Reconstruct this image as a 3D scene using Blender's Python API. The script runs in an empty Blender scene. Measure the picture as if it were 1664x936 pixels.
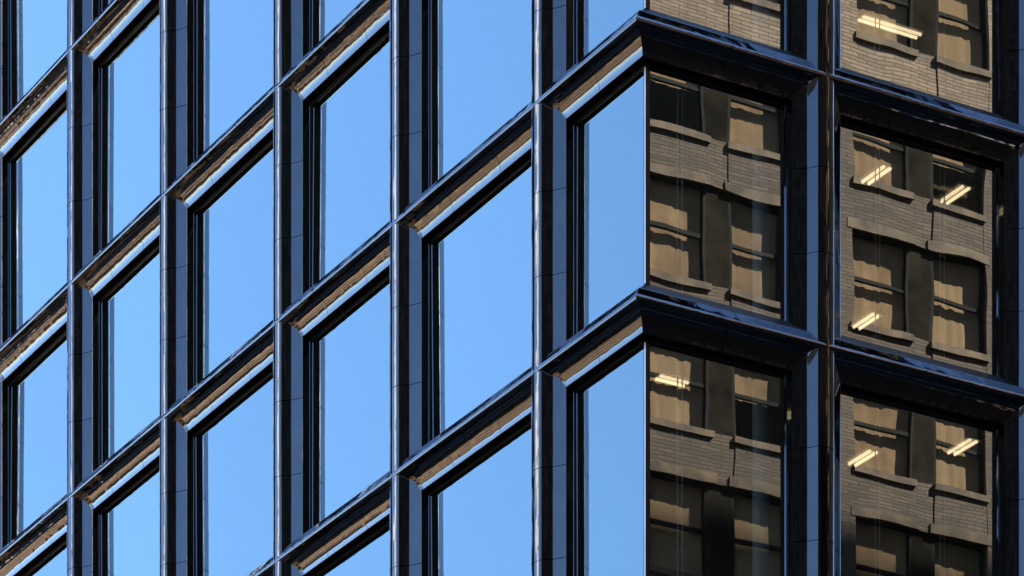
import bpy, bmesh, math, random
from mathutils import Vector, Matrix

random.seed(7)
R = math.radians
scene = bpy.context.scene
COL = scene.collection

# ------------------------------------------------------------------ camera
CAM_Z = 1.7
cam_d = bpy.data.cameras.new('camera')
cam = bpy.data.objects.new('camera', cam_d)
COL.objects.link(cam)
cam.location = (0, 0, CAM_Z)
cam.rotation_euler = (R(90), 0, 0)
cam_d.sensor_width = 36.0
cam_d.lens = 36.0 * 6712 / 1664
cam_d.shift_y = (3461 - 468) / 1664.0
cam_d.clip_start = 0.5
cam_d.clip_end = 6000
scene.camera = cam

# ------------------------------------------------------------------ sky and sun
SUN_EL, SUN_AZ = R(46), R(25)          # azimuth clockwise from +Y
world = bpy.data.worlds.new('World')
scene.world = world
world.use_nodes = True
wn = world.node_tree.nodes
wl = world.node_tree.links
bg = wn['Background']
sky = wn.new('ShaderNodeTexSky')
sky.sky_type = 'NISHITA'
sky.sun_disc = False
sky.sun_elevation = SUN_EL
sky.sun_rotation = SUN_AZ
sky.altitude = 50
sky.air_density = 1.0
sky.dust_density = 0.0
sky.ozone_density = 7.0
wl.new(sky.outputs[0], bg.inputs[0])
bg.inputs[1].default_value = 0.085

sun_d = bpy.data.lights.new('sun', 'SUN')
sun_d.energy = 5.0
sun_d.angle = R(0.5)
sun_d.color = (1.0, 0.94, 0.85)
sun = bpy.data.objects.new('sun', sun_d)
COL.objects.link(sun)
to_sun = Vector((math.sin(SUN_AZ) * math.cos(SUN_EL), math.cos(SUN_AZ) * math.cos(SUN_EL), math.sin(SUN_EL)))
sun.rotation_euler = (-to_sun).to_track_quat('-Z', 'Y').to_euler()

vs = scene.view_settings
vs.view_transform = 'Standard'
vs.look = 'None'
vs.exposure = 2.7
vs.gamma = 1.0
vs.use_curve_mapping = False

scene.cycles.max_bounces = 8
scene.cycles.diffuse_bounces = 2
scene.cycles.glossy_bounces = 6
scene.cycles.transparent_max_bounces = 10
scene.cycles.caustics_reflective = False
scene.cycles.caustics_refractive = False

# ------------------------------------------------------------------ frame of the building
# (a, b, z): a runs away along the left facade, b away along the right facade;
# the glass corner is the origin. Left facade is b = 0, right facade is a = 0.
F = 6712.0
dL = Vector((-3869, 6712, 0)).normalized()
dR = Vector((dL.y, -dL.x, 0))
GC = Vector(((1050 - 832) / F * 60.2, 60.2, 0))


def W(a, b, z):
    return GC + dL * a + dR * b + Vector((0, 0, z))


BM = Matrix(((dL.x, dR.x, 0, GC.x), (dL.y, dR.y, 0, GC.y), (0, 0, 1, 0), (0, 0, 0, 1)))  # local (a,b,z) -> world

# ------------------------------------------------------------------ node helpers
def mat(name):
    m = bpy.data.materials.new(name)
    m.use_nodes = True
    nt = m.node_tree
    return m, nt.nodes, nt.links, nt.nodes['Principled BSDF']


def noise(n, l, scale, vec=None, detail=4.0, rough=0.5):
    t = n.new('ShaderNodeTexNoise')
    t.inputs['Scale'].default_value = scale
    t.inputs['Detail'].default_value = detail
    t.inputs['Roughness'].default_value = rough
    if vec is not None:
        l.new(vec, t.inputs['Vector'])
    return t


def world_pos(n, l, scale=(1, 1, 1)):
    g = n.new('ShaderNodeNewGeometry')
    mp = n.new('ShaderNodeMapping')
    mp.inputs['Scale'].default_value = scale
    l.new(g.outputs['Position'], mp.inputs['Vector'])
    return mp.outputs[0]


def ramp(n, l, fac, stops):
    r = n.new('ShaderNodeValToRGB')
    e = r.color_ramp.elements
    e[0].position, e[0].color = stops[0][0], (*stops[0][1], 1)
    e[1].position, e[1].color = stops[-1][0], (*stops[-1][1], 1)
    for p, c in stops[1:-1]:
        k = e.new(p)
        k.color = (*c, 1)
    l.new(fac, r.inputs[0])
    return r.outputs[0]


def bump(n, l, height, dist, strength=1.0, normal=None):
    b = n.new('ShaderNodeBump')
    b.inputs['Distance'].default_value = dist
    b.inputs['Strength'].default_value = strength
    l.new(height, b.inputs['Height'])
    if normal is not None:
        l.new(normal, b.inputs['Normal'])
    return b.outputs[0]


def simple(name, col, rough=0.6, metallic=0.0, vary=0.15, scale=1.5, bump_d=0.0, ior=None):
    m, n, l, p = mat(name)
    t = noise(n, l, scale, world_pos(n, l))
    c = ramp(n, l, t.outputs[0], [(0.3, tuple(x * (1 - vary) for x in col)), (0.7, tuple(min(1, x * (1 + vary)) for x in col))])
    l.new(c, p.inputs['Base Color'])
    p.inputs['Roughness'].default_value = rough
    p.inputs['Metallic'].default_value = metallic
    if ior:
        p.inputs['IOR'].default_value = ior
    if bump_d:
        t2 = noise(n, l, scale * 12, world_pos(n, l))
        l.new(bump(n, l, t2.outputs[0], bump_d), p.inputs['Normal'])
    return m


# glossy black cladding, slightly oil-canned, dusty streaks
def facing_mix(n, l, f0, power):
    lw = n.new('ShaderNodeLayerWeight')
    lw.inputs['Blend'].default_value = 0.5
    pw = n.new('ShaderNodeMath')
    pw.operation = 'POWER'
    pw.inputs[1].default_value = power
    l.new(lw.outputs['Facing'], pw.inputs[0])
    ma = n.new('ShaderNodeMath')
    ma.operation = 'MULTIPLY_ADD'
    ma.inputs[1].default_value = 1 - f0
    ma.inputs[2].default_value = f0
    l.new(pw.outputs[0], ma.inputs[0])
    mx = n.new('ShaderNodeMixShader')
    l.new(ma.outputs[0], mx.inputs[0])
    return mx


def make_cladding():
    m, n, l, p = mat('black_cladding')
    n.remove(p)
    df = n.new('ShaderNodeBsdfDiffuse')
    gl = n.new('ShaderNodeBsdfGlossy')
    v = world_pos(n, l, (1.0, 1.0, 0.45))
    t = noise(n, l, 1.9, v, 2.0)
    v2 = world_pos(n, l, (9, 9, 0.9))
    t2 = noise(n, l, 3.0, v2, 3.0)
    l.new(ramp(n, l, t2.outputs[0], [(0.50, (0.003, 0.003, 0.003)), (0.85, (0.026, 0.023, 0.020))]), df.inputs['Color'])
    l.new(bump(n, l, t.outputs[0], 0.018), gl.inputs['Normal'])
    gl.inputs['Color'].default_value = (0.98, 0.97, 1.0, 1)
    rr = n.new('ShaderNodeMapRange')
    rr.inputs['From Min'].default_value = 0.35
    rr.inputs['From Max'].default_value = 0.75
    rr.inputs['To Min'].default_value = 0.03
    rr.inputs['To Max'].default_value = 0.11
    l.new(t2.outputs[0], rr.inputs['Value'])
    l.new(rr.outputs[0], gl.inputs['Roughness'])
    mx = facing_mix(n, l, 0.08, 2.4)
    l.new(df.outputs[0], mx.inputs[1])
    l.new(gl.outputs[0], mx.inputs[2])
    l.new(mx.outputs[0], n['Material Output'].inputs[0])
    return m


# coated facade glass: partly mirror, partly see-through
def make_glass(name, f0, wave, scale, tint=(0.38, 0.385, 0.37)):
    m, n, l, p = mat(name)
    n.remove(p)
    out = n['Material Output']
    tr = n.new('ShaderNodeBsdfTransparent')
    tr.inputs[0].default_value = (*tint, 1)
    gl = n.new('ShaderNodeBsdfGlossy')
    gl.inputs['Roughness'].default_value = 0.0
    gl.inputs['Color'].default_value = (0.88, 0.99, 1.0, 1)
    v = world_pos(n, l, (1, 1, 1))
    oi = n.new('ShaderNodeObjectInfo')
    t = n.new('ShaderNodeTexNoise')
    t.noise_dimensions = '4D'
    t.inputs['Scale'].default_value = scale
    t.inputs['Detail'].default_value = 0.6
    mul = n.new('ShaderNodeMath')
    mul.operation = 'MULTIPLY'
    mul.inputs[1].default_value = 40
    l.new(oi.outputs['Random'], mul.inputs[0])
    l.new(v, t.inputs['Vector'])
    l.new(mul.outputs[0], t.inputs['W'])
    # panes come from different coating batches
    mr = n.new('ShaderNodeMapRange')
    mr.inputs['To Min'].default_value = 0.89
    mr.inputs['To Max'].default_value = 1.06
    l.new(oi.outputs['Random'], mr.inputs['Value'])
    vm = n.new('ShaderNodeVectorMath')
    vm.operation = 'SCALE'
    vm.inputs[0].default_value = (0.85, 0.995, 0.99)
    l.new(mr.outputs[0], vm.inputs['Scale'])
    l.new(vm.outputs[0], gl.inputs['Color'])
    l.new(bump(n, l, t.outputs[0], wave), gl.inputs['Normal'])
    lw = n.new('ShaderNodeLayerWeight')
    lw.inputs['Blend'].default_value = 0.5
    pw = n.new('ShaderNodeMath')
    pw.operation = 'POWER'
    pw.inputs[1].default_value = 2.2
    l.new(lw.outputs['Facing'], pw.inputs[0])
    ma = n.new('ShaderNodeMath')
    ma.operation = 'MULTIPLY_ADD'
    ma.inputs[1].default_value = 1 - f0
    ma.inputs[2].default_value = f0
    l.new(pw.outputs[0], ma.inputs[0])
    mx = n.new('ShaderNodeMixShader')
    l.new(ma.outputs[0], mx.inputs[0])
    l.new(tr.outputs[0], mx.inputs[1])
    l.new(gl.outputs[0], mx.inputs[2])
    l.new(mx.outputs[0], out.inputs[0])
    return m


def make_clear():
    m, n, l, p = mat('glass_inner_face')
    n.remove(p)
    tr = n.new('ShaderNodeBsdfTransparent')
    tr.inputs[0].default_value = (0.9, 0.93, 0.92, 1)
    l.new(tr.outputs[0], n['Material Output'].inputs[0])
    return m


def make_brick(name, c1, c2, mortar):
    m, n, l, p = mat(name)
    tc = n.new('ShaderNodeTexCoord')
    mp = n.new('ShaderNodeMapping')
    mp.inputs['Rotation'].default_value = (R(90), 0, R(90))
    # brick texture works in XY: feed (b, z)
    sx = n.new('ShaderNodeSeparateXYZ')
    l.new(tc.outputs['Object'], sx.inputs[0])
    ad = n.new('ShaderNodeMath')
    l.new(sx.outputs['X'], ad.inputs[0])
    l.new(sx.outputs['Y'], ad.inputs[1])
    cb = n.new('ShaderNodeCombineXYZ')
    l.new(ad.outputs[0], cb.inputs['X'])
    l.new(sx.outputs['Z'], cb.inputs['Y'])
    bt = n.new('ShaderNodeTexBrick')
    l.new(cb.outputs[0], bt.inputs['Vector'])
    bt.inputs['Scale'].default_value = 1.0
    bt.inputs['Brick Width'].default_value = 0.46
    bt.inputs['Row Height'].default_value = 0.08
    bt.inputs['Mortar Size'].default_value = 0.010
    bt.inputs['Color1'].default_value = (*c1, 1)
    bt.inputs['Color2'].default_value = (*c2, 1)
    bt.inputs['Mortar'].default_value = (*mortar, 1)
    bt.inputs['Bias'].default_value = -0.1
    t = noise(n, l, 0.7, tc.outputs['Object'], 6, 0.6)
    mxc = n.new('ShaderNodeMix')
    mxc.data_type = 'RGBA'
    mxc.blend_type = 'MULTIPLY'
    mxc.inputs[0].default_value = 0.8
    l.new(bt.outputs[0], mxc.inputs[6])
    l.new(ramp(n, l, t.outputs[0], [(0.3, (0.55, 0.55, 0.58)), (0.7, (1.1, 1.05, 1.0))]), mxc.inputs[7])
    l.new(mxc.outputs[2], p.inputs['Base Color'])
    p.inputs['Roughness'].default_value = 0.85
    t2 = noise(n, l, 9, tc.outputs['Object'], 5, 0.6)
    b1 = bump(n, l, bt.outputs['Fac'], 0.008, 1.0)
    b1.node.invert = True
    b1.node.inputs['Strength'].default_value = 1.0
    l.new(bump(n, l, t2.outputs[0], 0.008, 0.8, b1), p.inputs['Normal'])
    return m


def make_emit(name, col, st):
    m, n, l, p = mat(name)
    p.inputs['Base Color'].default_value = (0.8, 0.8, 0.8, 1)
    p.inputs['Emission Color'].default_value = (*col, 1)
    p.inputs['Emission Strength'].default_value = st
    return m


M = {
    'clad': make_cladding(),
    'frame': simple('black_window_frame', (0.010, 0.009, 0.008), 0.35, vary=0.2, ior=1.35),
    'gasket': simple('black_gasket', (0.006, 0.006, 0.006), 0.9, ior=1.05),
    'glass': make_glass('coated_glass', 0.20, 0.0021, 0.75),
    'clear': make_clear(),
    'old_glass': make_glass('old_wavy_glass', 0.10, 0.02, 1.4, (0.80, 0.74, 0.66)),
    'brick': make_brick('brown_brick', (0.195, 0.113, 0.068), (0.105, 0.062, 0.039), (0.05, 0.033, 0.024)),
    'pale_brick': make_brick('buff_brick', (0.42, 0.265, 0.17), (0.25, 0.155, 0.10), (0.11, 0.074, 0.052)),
    'stone': simple('weathered_limestone', (0.165, 0.10, 0.060), 0.85, vary=0.5, scale=2.2, bump_d=0.006),
    'beige': simple('cream_sheet', (0.92, 0.64, 0.45), 0.9, vary=0.12, scale=0.8),  # roller shades, and sheets standing in for reflected sunlit walls
    'beige1': simple('tan_blind', (0.78, 0.53, 0.37), 0.9, vary=0.3, scale=1.6),  # tone of sunlit walls reflected in the sashes, put into the colour
    'beige2': simple('grey_beige_reflection', (0.60, 0.42, 0.30), 0.9, vary=0.3, scale=1.2),
    'dark_stone': simple('near_black_stone', (0.026, 0.019, 0.014), 0.9, vary=0.55, scale=1.5, bump_d=0.01, ior=1.1),  # near-black stone for the narrow piers between paired windows
    'dark_wood': simple('dark_sash_paint', (0.035, 0.03, 0.026), 0.9, ior=1.15),
    'room': simple('dim_room_plaster', (0.24, 0.17, 0.115), 0.9),
    'ceiling': simple('office_ceiling_tile', (0.42, 0.37, 0.30), 0.9, vary=0.06),
    'core': simple('office_core_wall', (0.30, 0.27, 0.23), 0.9),
    'slab': simple('concrete_slab', (0.25, 0.24, 0.23), 0.9),
    'sky_strip': simple('sky_strip_blue', (0.62, 0.72, 0.76), 0.5, vary=0.05),  # pale blue of reflected sky put into the paint
    'cable': simple('steel_cable', (0.65, 0.68, 0.72), 0.3, 0.6),
    'lamp': make_emit('tube_light', (1.0, 0.76, 0.46), 0.50),
    'lamp_body': simple('white_lamp_housing', (0.7, 0.68, 0.62), 0.4),
    'asphalt': simple('asphalt', (0.05, 0.05, 0.052), 0.85, vary=0.25, scale=0.4, bump_d=0.01),
    'pavement': simple('pavement_concrete', (0.30, 0.29, 0.27), 0.85, scale=0.5),
    'kerb': simple('granite_kerb', (0.34, 0.33, 0.32), 0.8, scale=3),
    'paint': simple('road_paint', (0.75, 0.74, 0.70), 0.6),
    'white_stone': simple('white_stone', (0.90, 0.87, 0.82), 0.7, vary=0.04, scale=0.2),
    'dark_tower': simple('dark_glass_tower', (0.003, 0.0033, 0.004), 0.9, scale=0.05, ior=1.1),
    'dark_band': simple('dark_tower_spandrel', (0.009, 0.0095, 0.012), 0.9, scale=0.05, ior=1.1),
    'slate': simple('dark_slate', (0.012, 0.011, 0.010), 0.95, vary=0.3, ior=1.1),
    'slate_trim': simple('dark_slate_trim', (0.02, 0.018, 0.016), 0.95, vary=0.3, ior=1.1),
    'win_dark': simple('dark_window_glass', (0.03, 0.035, 0.04), 0.15),
    'roof': simple('roof_felt', (0.12, 0.12, 0.12), 0.9),
}
TANS = [(0.33, 0.215, 0.115), (0.28, 0.178, 0.09), (0.37, 0.25, 0.14), (0.25, 0.158, 0.08), (0.42, 0.31, 0.20)]
for i, c in enumerate(TANS):
    M['tan%d' % i] = simple('tan_facade_%d' % i, c, 0.85, vary=0.15, scale=0.6)

# ------------------------------------------------------------------ object helpers
def link(o, parent=None):
    COL.objects.link(o)
    if parent is not None:
        o.parent = parent
    return o


def mesh_obj(name, me, parent=None, mw=None):
    o = bpy.data.objects.new(name, me)
    link(o, parent)
    if mw is not None:
        o.matrix_local = mw
    return o


def tag(o, label=None, cat=None, group=None, kind=None):
    if label:
        o['label'] = label
    if cat:
        o['category'] = cat
    if group:
        o['group'] = group
    if kind:
        o['kind'] = kind
    return o


def empty(name, loc=(0, 0, 0)):
    o = bpy.data.objects.new(name, None)
    link(o)
    o.location = loc
    return o


class MB:
    """collects quads and boxes into one mesh"""

    def __init__(self):
        self.v, self.f, self.m = [], [], []

    def quad(self, pts, mi=0):
        k = len(self.v)
        self.v += [tuple(p) for p in pts]
        self.f.append(tuple(range(k, k + len(pts))))
        self.m.append(mi)

    def box(self, x0, x1, y0, y1, z0, z1, mi=0):
        k = len(self.v)
        self.v += [(x, y, z) for z in (z0, z1) for x, y in ((x0, y0), (x1, y0), (x1, y1), (x0, y1))]
        for f in ((0, 3, 2, 1), (4, 5, 6, 7), (0, 1, 5, 4), (1, 2, 6, 5), (2, 3, 7, 6), (3, 0, 4, 7)):
            self.f.append(tuple(k + i for i in f))
            self.m.append(mi)

    def mesh(self, name, mats, smooth=None, merge=False):
        me = bpy.data.meshes.new(name)
        me.from_pydata(self.v, [], self.f)
        for mm in (mats if isinstance(mats, (list, tuple)) else [mats]):
            me.materials.append(mm)
        me.polygons.foreach_set('material_index', self.m)
        if merge:
            bm = bmesh.new()
            bm.from_mesh(me)
            bmesh.ops.remove_doubles(bm, verts=bm.verts, dist=1e-5)
            bm.to_mesh(me)
            bm.free()
        if smooth is not None:
            me.shade_smooth()
            me.set_sharp_from_angle(angle=R(smooth))
        me.update()
        return me

    def build(self, name, mats, parent=None, mw=None, **k):
        return mesh_obj(name, self.mesh(name, mats, **k), parent, mw)


# ------------------------------------------------------------------ ground and streets
g = MB()
g.quad([(-3000, -3000, 0), (3000, -3000, 0), (3000, 3000, 0), (-3000, 3000, 0)])
tag(g.build('ground', M['asphalt']), kind='structure')


def slab_obj(name, a0, a1, b0, b1, z0, z1, m):
    b = MB()
    b.box(a0, a1, b0, b1, z0, z1)
    return tag(b.build(name, m, None, BM), kind='structure')


slab_obj('pavement', -4.0, 160, -4.2, 40, 0.004, 0.13, M['pavement'])
slab_obj('pavement', -48, -20.5, 0.0, 60, 0.004, 0.13, M['pavement'])
slab_obj('pavement', -6, 175, -64, -20.5, 0.004, 0.13, M['pavement'])
slab_obj('kerb', -4.25, 160, -4.45, -4.2, 0.004, 0.15, M['kerb'])
slab_obj('kerb', -4.25, -4.0, -4.2, 40, 0.004, 0.15, M['kerb'])
slab_obj('kerb', -6, 175, -20.5, -20.25, 0.004, 0.15, M['kerb'])
for k in range(26):
    slab_obj('lane_marking', 4 + k * 6, 7 + k * 6, -12.55, -12.40, 0.004, 0.008, M['paint'])

# ------------------------------------------------------------------ the dark office building
P = 0.45                       # how far the frame noses stand in front of the glass
LV = [22.05, 26.455, 30.47, 34.43, 38.8, 42.85]          # nose lines above the camera
LV = [z + CAM_Z for z in LV]
LA = [0.0, 2.467, 6.975, 11.13, 15.637, 19.707, 24.0, 28.3, 32.6, 36.9]   # pilaster lines, left facade
RB = [0.0, 2.887, 6.79, 10.7, 14.6, 18.5]                             # pilaster lines, right facade
GAP = 0.010

# frame section as inset against depth q behind the nose, one curve for each run of the frame
def curve(pts):
    def f(q):
        for (q0, v0), (q1, v1) in zip(pts, pts[1:]):
            if q <= q1 + 1e-9:
                return v0 + (v1 - v0) * (q - q0) / max(1e-9, q1 - q0)
        return pts[-1][1]
    return f


def bend(q0, v0, q1, v1, deep_first, n=9):
    """quarter ellipse from (q0, v0) to (q1, v1): depth first then sideways, or the other way"""
    o = []
    for i in range(n):
        t = math.pi / 2 * i / (n - 1)
        if deep_first:
            o.append((q0 + (q1 - q0) * math.sin(t), v0 + (v1 - v0) * (1 - math.cos(t))))
        else:
            o.append((q0 + (q1 - q0) * (1 - math.cos(t)), v0 + (v1 - v0) * math.sin(t)))
    return o


JAMB_Q, HEAD_Q, SILL_Q = 0.315, 0.300, 0.150
CJ = [(0.0, 0.004), (0.004, 0.035), (0.010, 0.07), (0.019, 0.106), (0.029, 0.130), (0.042, 0.145), (0.055, 0.154), (0.168, 0.234)]
CJ += [(0.180, 0.243), (0.189, 0.253), (0.196, 0.264), (0.294, 0.426), (0.298, 0.438), (JAMB_Q, 0.440)]
CJ += [(0.420, 0.446), (0.425, 0.456), (0.45, 0.47)]
CH = bend(0.0, 0.004, 0.014, 0.040, False, 5)
CH += [(0.06, 0.046), (0.10, 0.055), (0.13, 0.068), (0.155, 0.085), (0.175, 0.103), (0.195, 0.125), (0.213, 0.149), (0.229, 0.174), (0.243, 0.200), (0.255, 0.226), (0.266, 0.254)]
CH += [(0.274, 0.282), (0.280, 0.308), (0.287, 0.350), (HEAD_Q, 0.356), (0.38, 0.366), (0.43, 0.380), (0.45, 0.40)]
CS = bend(0.0, 0.004, 0.028, 0.045, False, 5) + [(0.04, 0.060), (0.07, 0.104), (0.10, 0.150), (0.135, 0.205), (SILL_Q, 0.210)]
CS += [(0.165, 0.222), (0.45, 0.45)]
fj, fh_, fs = curve(CJ), curve(CH), curve(CS)
QS = sorted({round(q, 4) for c in (CJ, CH, CS) for q, _ in c})
RINGS = [(fj(q), fh_(q), fs(q), q, q, q) for q in QS]
LIMIT = {'left': JAMB_Q, 'right': JAMB_Q, 'head': HEAD_Q, 'sill': SILL_Q}


def clad_rings(side):
    return [r for r in RINGS if r[3] <= LIMIT[side] + 1e-6]


def inner_rings(side):
    return [r for r in RINGS if r[3] >= LIMIT[side] - 1e-6]


def back_rings(side):
    """the same section pushed 25 mm behind the panels, seen only through their joints"""
    out = [(0.0, 0.0, 0.0, 0.05, 0.05, 0.05)]
    for r in clad_rings(side)[1::2]:
        q = min(P - 0.005, r[3] + 0.025)
        out.append((max(0, r[0] - 0.012), max(0, r[1] - 0.012), max(0, r[2] - 0.02), q, q, q))
    return out


# frames that map facade coordinates (s, n, z) into (a, b, z)
FRAME_L = Matrix(((1, 0, 0, 0), (0, -1, 0, 0), (0, 0, 1, 0), (0, 0, 0, 1)))       # s = a, n = -b
FRAME_R = Matrix(((0, -1, 0, 0), (1, 0, 0, 0), (0, 0, 1, 0), (0, 0, 0, 1)))       # s = b, n = -a

_cache = {}


def ring_pts(r, w, h, corner):
    """corner points of ring r: dict of (s, n, z) for the jamb, head and sill runs of the frame"""
    aj, ah, as_, qj, qh, qs = r
    sl = -(P - qh) if corner else aj          # left end of the head run
    sls = -(P - qs) if corner else aj
    return aj, ah, as_, P - qj, P - qh, P - qs, sl, sls


def strip_mesh(name, rings, w, h, corner, side, lo=None, hi=None, mats=None, flip=False, smooth=40):
    """one run of the frame (side: left, right, head, sill) cut between lo and hi"""
    cols = []
    for r in rings:
        aj, ah, as_, nj, nh, ns, sl, sls = ring_pts(r, w, h, corner)
        if side in ('left', 'right'):
            z0 = as_ if lo is None else lo
            z1 = h - ah if hi is None else hi
            s = aj if side == 'left' else w - aj
            # the mitre ends take the depth of the run they meet
            cols.append(((s, nj, z0), (s, nj, z1)))
        else:
            n_ = nh if side == 'head' else ns
            z = h - ah if side == 'head' else as_
            s0 = (sl if side == 'head' else sls) if lo is None else lo
            s1 = w - aj if hi is None else hi
            cols.append(((s0, n_, z), (s1, n_, z)))
    b = MB()
    for (p0, p1), (q0, q1) in zip(cols, cols[1:]):
        pts = [p0, p1, q1, q0]
        b.quad(pts if not flip else pts[::-1])
    return b.mesh(name, mats, smooth=smooth, merge=True)


building = tag(empty('office_building', GC), 'dark office building with glossy black gridded facade and mirror glass', 'building')
building.matrix_world = BM


def make_bay(frame, s0, w, z0, h, corner, tilt=(0, 0), mirrored=False, shade=False):
    """one window bay: inner frame mesh > cladding panels, pane ..."""
    key = (round(w, 3), round(h, 3), corner, mirrored)
    if key not in _cache:
        d = {}
        fl = not mirrored
        b = MB()
        # inner frame and the backing behind the panel joints, all four runs
        for part in (back_rings, inner_rings):
            for side in (['right', 'head', 'sill'] if corner else ['left', 'right', 'head', 'sill']):
                rings = part(side)
                me = strip_mesh('tmp', rings, w, h, corner, side, mats=M['frame'])
                k = len(b.v)
                b.v += [tuple(v.co) for v in me.vertices]
                for pl in me.polygons:
                    b.f.append(tuple(k + i for i in pl.vertices))
                    deep = side == 'sill' or max(me.vertices[i].co.y for i in pl.vertices) < P - 0.415
                    b.m.append(2 if part is inner_rings and side in ('left', 'right') else 0 if part is inner_rings and deep else 1)
                bpy.data.meshes.remove(me)
        if corner:   # slim post at the glass corner
            b.box(-0.012 if not mirrored else 0.0, 0.05, -0.06, 0.012 if not mirrored else 0.008, 0.45, h - 0.40)
        if corner and not mirrored:   # polished strip added to give the corner post a bright edge
            cp = MB()
            cp.box(-0.010, 0.022, 0.0125, 0.018, 0.455, h - 0.405)
            d['corner_edge_line'] = cp.mesh('corner_edge_line', M['cable'])
        d['frame'] = b.mesh('window_bay', [M['frame'], M['gasket'], M['clad']], smooth=30)
        cuts = [h * 0.345, h * 0.66]
        segs = [(None, cuts[0] - GAP / 2), (cuts[0] + GAP / 2, cuts[1] - GAP / 2), (cuts[1] + GAP / 2, None)]
        d['panels'] = []
        for side in (['right'] if corner else ['left', 'right']):
            for lo, hi in segs:
                d['panels'].append(('jamb_panel', strip_mesh('jamb_panel', clad_rings(side), w, h, corner, side, lo, hi, M['clad'])))
        nc = 2 if w > 3 else 1
        cc = [w * (i + 1) / (nc + 1) for i in range(nc)] if nc == 2 else [w * 0.42]
        ed = [None] + cc + [None]
        for i in range(nc + 1):
            lo = None if i == 0 else ed[i] + GAP / 2
            hi = None if i == nc else ed[i + 1] - GAP / 2
            d['panels'].append(('head_panel', strip_mesh('head_panel', clad_rings('head'), w, h, corner, 'head', lo, hi, M['clad'])))
        for lo, hi in ((None, w * 0.46 - GAP / 2), (w * 0.46 + GAP / 2, None)):
            d['panels'].append(('sill_panel', strip_mesh('sill_panel', clad_rings('sill'), w, h, corner, 'sill', lo, hi, M['clad'])))
        gl = MB()
        x0 = 0.045 if corner else 0.455
        x1 = w - 0.455
        zc0, zc1 = 0.435, h - 0.385
        cxm, czm = (x0 + x1) / 2, (zc0 + zc1) / 2
        hx, hz = (x1 - x0) / 2, (zc1 - zc0) / 2
        gl.box(-hx, hx, -0.028, 0.0, -hz, hz, 1)
        for i, f in enumerate(gl.f):
            ys = {round(gl.v[j][1], 4) for j in f}
            if ys == {0.0}:
                gl.m[i] = 0
        d['pane'] = gl.mesh('pane', [M['glass'], M['clear']])
        d['pane_at'] = (cxm, czm)
        _cache[key] = d
    d = _cache[key]
    T = frame @ Matrix.Translation((s0, 0, z0))
    bay = mesh_obj('window_bay', d['frame'], building, T)
    for nm, me in d['panels']:
        mesh_obj(nm, me, bay)
    if 'corner_edge_line' in d:
        mesh_obj('corner_edge_line', d['corner_edge_line'], bay)
    cxm, czm = d['pane_at']
    mesh_obj('pane', d['pane'], bay, Matrix.Translation((cxm, -0.004, czm)) @ Matrix.Rotation(R(tilt[0]), 4, 'X') @ Matrix.Rotation(R(tilt[1]), 4, 'Z'))
    return bay


def project(a, b, z):
    p = W(a, b, z)
    return 832 + F * p.x / p.y, 3461 - F * (p.z - CAM_Z) / p.y


def in_view(a0, a1, b0, b1, z0, z1, margin=450):
    pts = [project(a, b, z) for a in (a0, a1) for b in (b0, b1) for z in (z0, z1)]
    xs, ys = [p[0] for p in pts], [p[1] for p in pts]
    return max(xs) > -margin and min(xs) < 1664 + margin and max(ys) > -margin and min(ys) < 936 + margin


TILT_R = {(0, 0): (0.05, 0.10), (0, 1): (0.0, 0.0), (1, 1): (0, 0), (1, 0): (0.0, 0.05)}
bays_r = {}
for c in range(len(LA) - 1):
    for r in range(len(LV) - 1):
        if in_view(LA[c], LA[c + 1], -P, 0, LV[r], LV[r + 1]):
            t = (random.uniform(-0.25, 0.25), random.uniform(-0.25, 0.25))
            make_bay(FRAME_L, LA[c], LA[c + 1] - LA[c], LV[r], LV[r + 1] - LV[r], c == 0, t)
for c in range(len(RB) - 1):
    for r in range(len(LV) - 1):
        if in_view(-P, 0, RB[c], RB[c + 1], LV[r], LV[r + 1]):
            bays_r[c, r] = make_bay(FRAME_R, RB[c], RB[c + 1] - RB[c], LV[r], LV[r + 1] - LV[r], c == 0,
                                    TILT_R.get((c, r), (random.uniform(-0.1, 0.1), random.uniform(-0.1, 0.1))), True)

# floors, ceilings and core behind the glass
for i, z in enumerate(LV):
    b = MB()
    b.box(0.10, 36.8, 0.10, 18.4, z - 0.10, z + 0.40)
    b.build('floor_slab', M['slab'], building)
    c_ = MB()
    c_.box(0.09, 36.8, 0.09, 18.4, z - 0.16, z - 0.104)
    c_.build('ceiling', M['ceiling'], building)
b = MB()
b.box(8.5, 36.5, 8.0, 18.3, LV[0] + 0.41, LV[-1] - 0.17)
b.build('core_wall', M['core'], building)
b = MB()
b.box(0.0, 36.95, 0.0, 18.6, 0.0, LV[0] - 0.25)
b.build('lower_floors', M['frame'], building)
b = MB()
b.box(0.0, 36.95, 0.0, 18.6, LV[-1] + 0.55, LV[-1] + 4)
b.build('upper_floors', M['frame'], building)
b = MB()
b.box(36.97, 110, 0.0, 18.6, 0, LV[-1] + 4)  # plain extension added to shade the lower walls across the left street
b.build('shade_wing', M['frame'], building)
b = MB()
b.box(0.0, 36.95, 18.62, 18.8, LV[0] - 0.2, LV[-1] + 0.5)
b.build('end_wall', M['frame'], building)


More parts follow.
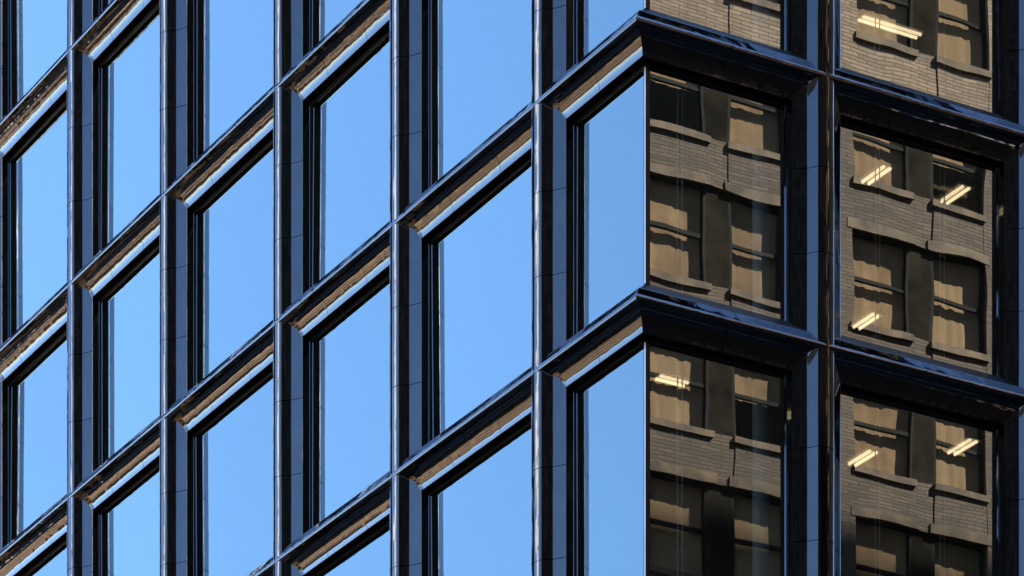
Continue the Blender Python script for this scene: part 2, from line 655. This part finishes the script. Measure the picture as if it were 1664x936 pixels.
# ------------------------------------------------------------------ the brick building across the right-hand street
SW = 24.0                       # street width to the facade across
OPB = tag(empty('brick_building'), 'brown brick building with paired sash windows mirrored in the right-hand glass', 'building')
OPB.matrix_world = BM
FP = 3.175                       # floor pitch
WH, AW, MW, BW, PITCH = 2.10, 1.58, 0.59, 1.44, 5.40
B0 = 20.27                       # left edge of one window, measured along the street
Z0 = 43.06 + CAM_Z              # one sill height
sills = [Z0 + FP * k for k in range(-5, 4)]
pairs = [B0 + PITCH * k for k in range(-1, 2)]
ftop, fbot = sills[-1] + WH + 1.4, sills[0] - 1.2
bmin, bmax = 11.2, pairs[-1] + AW + MW + BW + 1.0
xf = -SW                        # facade plane, faces +a
DEP = 0.24
ZP = Z0 + WH                    # buff brick above this storey


def opp_box(name, m, a0, a1, b0, b1, z0, z1, parent=OPB):
    b = MB()
    b.box(a0, a1, b0, b1, z0, z1)
    return b.build(name, m, parent)


# brick piers and bands, butted
edges = [bmin]
opens = []
for s in pairs:
    for o0, o1 in ((s, s + AW), (s + AW + MW, s + AW + MW + BW)):
        opens.append((o0, o1))
prev = bmin
for o0, o1 in opens + [(bmax, None)]:
    small = abs((o0 - prev) - MW) < 0.01
    if small:
        for k, z in enumerate(sills):
            opp_box('mullion_pier', M['dark_stone'], xf - DEP, xf - 0.10, prev, o0, z, z + WH)
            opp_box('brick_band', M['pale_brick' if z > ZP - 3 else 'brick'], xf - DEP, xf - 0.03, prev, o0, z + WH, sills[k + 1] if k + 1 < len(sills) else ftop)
    else:
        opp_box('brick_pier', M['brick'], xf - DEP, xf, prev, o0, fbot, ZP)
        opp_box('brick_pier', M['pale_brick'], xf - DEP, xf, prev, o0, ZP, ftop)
    prev = o1
for (o0, o1) in opens:
    zs = [fbot] + [z for s in sills for z in (s, s + WH)] + [ftop]
    for z0, z1 in zip(zs[0::2], zs[1::2]):
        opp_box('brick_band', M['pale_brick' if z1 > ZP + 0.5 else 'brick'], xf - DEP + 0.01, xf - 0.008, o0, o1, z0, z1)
opp_box('lower_wall', M['brick'], xf - 16, xf - 0.002, bmin, bmax, 0, fbot)
opp_box('back_wall', M['room'], xf - 16, xf - DEP - 1.6, bmin, bmax, fbot, ftop)
opp_box('cornice', M['stone'], xf - 16, xf + 0.45, bmin - 0.2, bmax + 0.2, ftop, ftop + 0.7)
for (o0, o1) in opens:
    for k, s in enumerate(sills):
        rnd = random.random()
        wm = MB()
        t = 0.07
        x0, x1 = xf - DEP + 0.04, xf - DEP + 0.14
        zt = s + WH
        wm.box(x0, x1, o0, o0 + t, s, zt)
        wm.box(x0, x1, o1 - t, o1, s, zt)
        wm.box(x0, x1, o0 + t, o1 - t, zt - t, zt)
        wm.box(x0, x1, o0 + t, o1 - t, s, s + t)
        wm.box(x0 - 0.02, x1 - 0.03, o0 + t, o1 - t, s + WH * 0.5 - 0.04, s + WH * 0.5 + 0.04)
        win = wm.build('window', M['dark_wood'], OPB)
        for z0, z1 in ((s + t, s + WH * 0.5 - 0.04), (s + WH * 0.5 + 0.04, zt - t)):
            pb = MB()
            pb.quad([(x0 + 0.05, o0 + t, z0), (x0 + 0.05, o1 - t, z0), (x0 + 0.05, o1 - t, z1), (x0 + 0.05, o0 + t, z1)])
            pb.build('pane', M['old_glass'], win)
        drop = WH * random.choice([0.5, 0.96, 0.96, 0.96, 0.96])
        wdt = round(o1 - o0 - 0.06, 3)
        var = random.randrange(5)
        ck = ('sash_reflection', wdt, var, drop)  # beige sheet behind the sash, coloured like sunlit walls reflected in it
        if ck not in _cache:
            rg = random.Random(hash((var, int(wdt * 100), int(drop * 100))) & 0xffff)
            cu = MB()
            nx, nz = 18, 7
            ph = [rg.uniform(-0.014, 0.014) for _ in range(nx + 1)]
            g_ = [[(ph[i] * (0.5 + 0.5 * j / nz) + rg.uniform(-0.006, 0.006), wdt * i / nx, -drop * j / nz + (rg.uniform(-0.015, 0.015) if j == nz else 0)) for i in range(nx + 1)] for j in range(nz + 1)]
            for j in range(nz):
                for i in range(nx):
                    cu.quad([g_[j][i], g_[j][i + 1], g_[j + 1][i + 1], g_[j + 1][i]])
            _cache[ck] = cu.mesh('sash_reflection', M[['beige', 'beige1', 'beige2', 'beige', 'beige1'][var]], smooth=80, merge=True)
        mesh_obj('sash_reflection', _cache[ck], win, Matrix.Translation((x0 - 0.09, o0 + 0.03, zt - 0.02)))
        opp_box('sill', M['stone'], xf - DEP + 0.15, xf + 0.05, o0 - 0.05, o1 + 0.05, s - 0.14, s + 0.004, win)
        opp_box('lintel', M['stone'], xf - DEP + 0.2, xf + 0.012, o0 - 0.12, o1 + 0.12, zt - 0.004, zt + 0.20, win)

# ------------------------------------------------------------------ buildings mirrored in the left-hand cladding, plus ones added to shape reflections
def stone_block(label, a0, a1, b0, b1, h, m, n_floor, group, ww=0.6, turn=0):
    e = tag(empty('stone_building', W((a0 + a1) / 2, (b0 + b1) / 2, 0)), label, 'building', group)
    e.matrix_world = BM @ Matrix.Translation(((a0 + a1) / 2, (b0 + b1) / 2, 0)) @ Matrix.Rotation(R(turn), 4, 'Z')
    hx, hy = (a1 - a0) / 2, (b1 - b0) / 2
    b = MB()
    b.box(-hx, hx, -hy, hy, 0, h)
    b.build('wall', m, e)
    b = MB()
    b.box(-hx - 0.4, hx + 0.4, -hy - 0.4, hy + 0.6, h, h + 0.8)
    trim = M['slate_trim'] if m is M['slate'] else M['stone']
    b.build('cornice', trim, e)
    fh = h / n_floor
    for k in range(n_floor):
        b = MB()
        b.box(-hx, hx, hy + 0.002, hy + 0.14, k * fh + fh * 0.86, k * fh + fh * 0.95)
        b.build('string_course', trim, e)
        b = MB()
        b.box(-hx + 0.8, hx - 0.8, hy + 0.003, hy + 0.05, k * fh + fh * (0.5 - ww / 2.6), k * fh + fh * (0.5 + ww / 2.6))
        b.build('window_band', M['slate'] if m is M['slate'] else M['win_dark'], e)
    return e


row = [(1, 22, 27, 7, 'low'), (22.5, 44, 31, 8, 'second'), (44.5, 63, 26, 7, 'third'), (63.5, 92, 33, 9, 'fourth'), (92.5, 130, 30, 8, 'last')]
for i, (a0, a1, h, nf, w_) in enumerate(row):
    stone_block('tan stone building mirrored in the left soffits, %s along the street' % ('first' if i == 0 else w_),
                a0, a1, -46, -26, h, M['tan%d' % i], nf, 'tan stone buildings across the left-hand street')

tw = stone_block('tall white stone tower added out of view to put bright streaks on the pilasters', 98, 140, -185, -160, 160, M['white_stone'], 12, None, 0.10, 20)  # unseen tower added so the pilaster noses catch bright streaks

dt = tag(empty('dark_tower'), 'tall dark tower mirrored as the navy edge of the left pilasters', 'tower')
dt.matrix_world = BM @ Matrix.Translation((300, -52, 0))
b = MB()
b.box(-20, 20, -40, 40, 0, 250)
b.build('wall', M['dark_tower'], dt)
for k in range(40):
    b = MB()
    b.box(-20.15, 20.15, -40.15, 40.15, 3 + k * 6.2, 4.6 + k * 6.2)
    b.build('spandrel_band', M['dark_band'], dt)


nb = stone_block('added tan stone building mirrored in the old sash windows, its height set to shade the brick building', 0.6, 18, 19.4, 64, 80, M['tan4'], 18, None)  # unseen block added to hide sky and cast shade on the brick building

bt_ = tag(empty('dark_tower'), 'broad dark tower mirrored as black bands beside the pilaster streaks', 'tower')
bt_.location = (0, -95, 0)
b = MB()
b.box(-72, 72, -18, 18, 0, 150)
b.build('wall', M['dark_tower'], bt_)
for k in range(36):
    b = MB()
    b.box(-72.15, 72.15, -18.15, 18.15, 3 + k * 4.1, 4.1 + k * 4.1)
    b.build('spandrel_band', M['dark_band'], bt_)

fb = stone_block('dark slate building added beyond the brick building to darken the right-hand pilaster edges', -88, -20, 55, 85, 75, M['slate'], 16, None, 0.6, -90)  # unseen dark block added to blacken what the pilaster edges reflect
fb.matrix_world = BM @ Matrix.Translation((-39.2, 66.5, 0)) @ Matrix.Rotation(R(-90), 4, 'Z')

db = stone_block('dark slate building added nearer the corner than the brick building to darken the right-hand pier', -5.4, 5.4, -4, 4, 58, M['slate'], 14, None, 0.6, -90)  # unseen dark block added so the pier nose reflects no lit brick
db.matrix_world = BM @ Matrix.Translation((-28.2, 5.3, 0)) @ Matrix.Rotation(R(-90), 4, 'Z')

# ------------------------------------------------------------------ inside the right-hand offices
def on_ceiling(px, py, lv):
    z = LV[lv] - 0.165
    d = F * (z - CAM_Z) / (3461 - py)
    p = Vector(((px - 832) / F * d, d, z))
    q = p - GC
    return q.dot(dL), q.dot(dR), z


def ceiling_light(px, py, lv, along, label, L=0.58):
    a, b_, z = on_ceiling(px, py, lv)
    e = tag(empty('ceiling_light'), label, 'ceiling light', 'ceiling lights behind the right-hand glass')
    e.matrix_world = BM @ Matrix.Translation((a, b_, z)) @ Matrix.Rotation(0 if along == 'a' else R(90), 4, 'Z')
    h = MB()
    h.box(-L / 2 - 0.03, L / 2 + 0.03, -0.16, 0.16, -0.05, 0.0)
    h.build('housing', M['lamp_body'], e)
    for s in (-1, 1):
        t = MB()
        n = 8
        ring = [(s * 0.06 + 0.024 * math.cos(2 * math.pi * i / n), -0.062 + 0.03 * math.sin(2 * math.pi * i / n)) for i in range(n)]
        for i in range(n):
            (y0, z0), (y1, z1) = ring[i], ring[(i + 1) % n]
            t.quad([(-L / 2, y0, z0), (L / 2, y0, z0), (L / 2, y1, z1), (-L / 2, y1, z1)])
        t.quad([(-L / 2, y, z_) for y, z_ in ring])
        t.quad([(L / 2, y, z_) for y, z_ in ring[::-1]])
        t.build('tube', M['lamp'], e)
    return e


ceiling_light(1424, 278, 2, 'a', 'lit tube light high in the middle right-hand window, left one')
ceiling_light(1552, 310, 2, 'a', 'lit tube light high in the middle right-hand window, right one')
ceiling_light(1408, 516, 2, 'a', 'lit tube light low in the middle right-hand window')
ceiling_light(1402, 738, 1, 'a', 'lit tube light in the bottom right window, left one')
ceiling_light(1564, 720, 1, 'a', 'lit tube light in the bottom right window, right one')
ceiling_light(1446, 38, 3, 'b', 'long lit tube light in the top right window', 1.15)
ceiling_light(1092, 612, 1, 'b', 'lit tube light in the bottom corner window', 0.5)

# pale-blue columns added to stand in for a strip of reflected sky, cables behind the panes
for r in range(0, 4):
    z0, z1 = LV[r] + 0.405, LV[r + 1] - 0.165
    b = MB()
    n = 20
    for i in range(n):
        t0, t1 = 2 * math.pi * i / n, 2 * math.pi * (i + 1) / n
        c = (0.45, 2.30)
        rr = 0.13
        b.quad([(c[0] + rr * math.cos(t0), c[1] + rr * math.sin(t0), z0), (c[0] + rr * math.cos(t1), c[1] + rr * math.sin(t1), z0),
                (c[0] + rr * math.cos(t1), c[1] + rr * math.sin(t1), z1), (c[0] + rr * math.cos(t0), c[1] + rr * math.sin(t0), z1)])
    b.build('sky_strip', M['sky_strip'], building, smooth=40, merge=True)
for (c, r), bay in bays_r.items():
    w = RB[c + 1] - RB[c]
    h = LV[r + 1] - LV[r]
    xs = (0.62, 0.70) if c == 0 else (1.26, 1.34, 2.46, 2.54)
    for x in xs:
        b = MB()
        b.box(x - 0.006, x + 0.006, -0.13, -0.118, 0.45, h - 0.17)
        b.build('blind_cable', M['cable'], bay)
    b = MB()
    b.box((0.06 if c == 0 else 0.5), w - 0.5, -0.16, -0.14, h - 0.45, h - 0.17)
    b.build('roller_shade', M['beige'], bay)
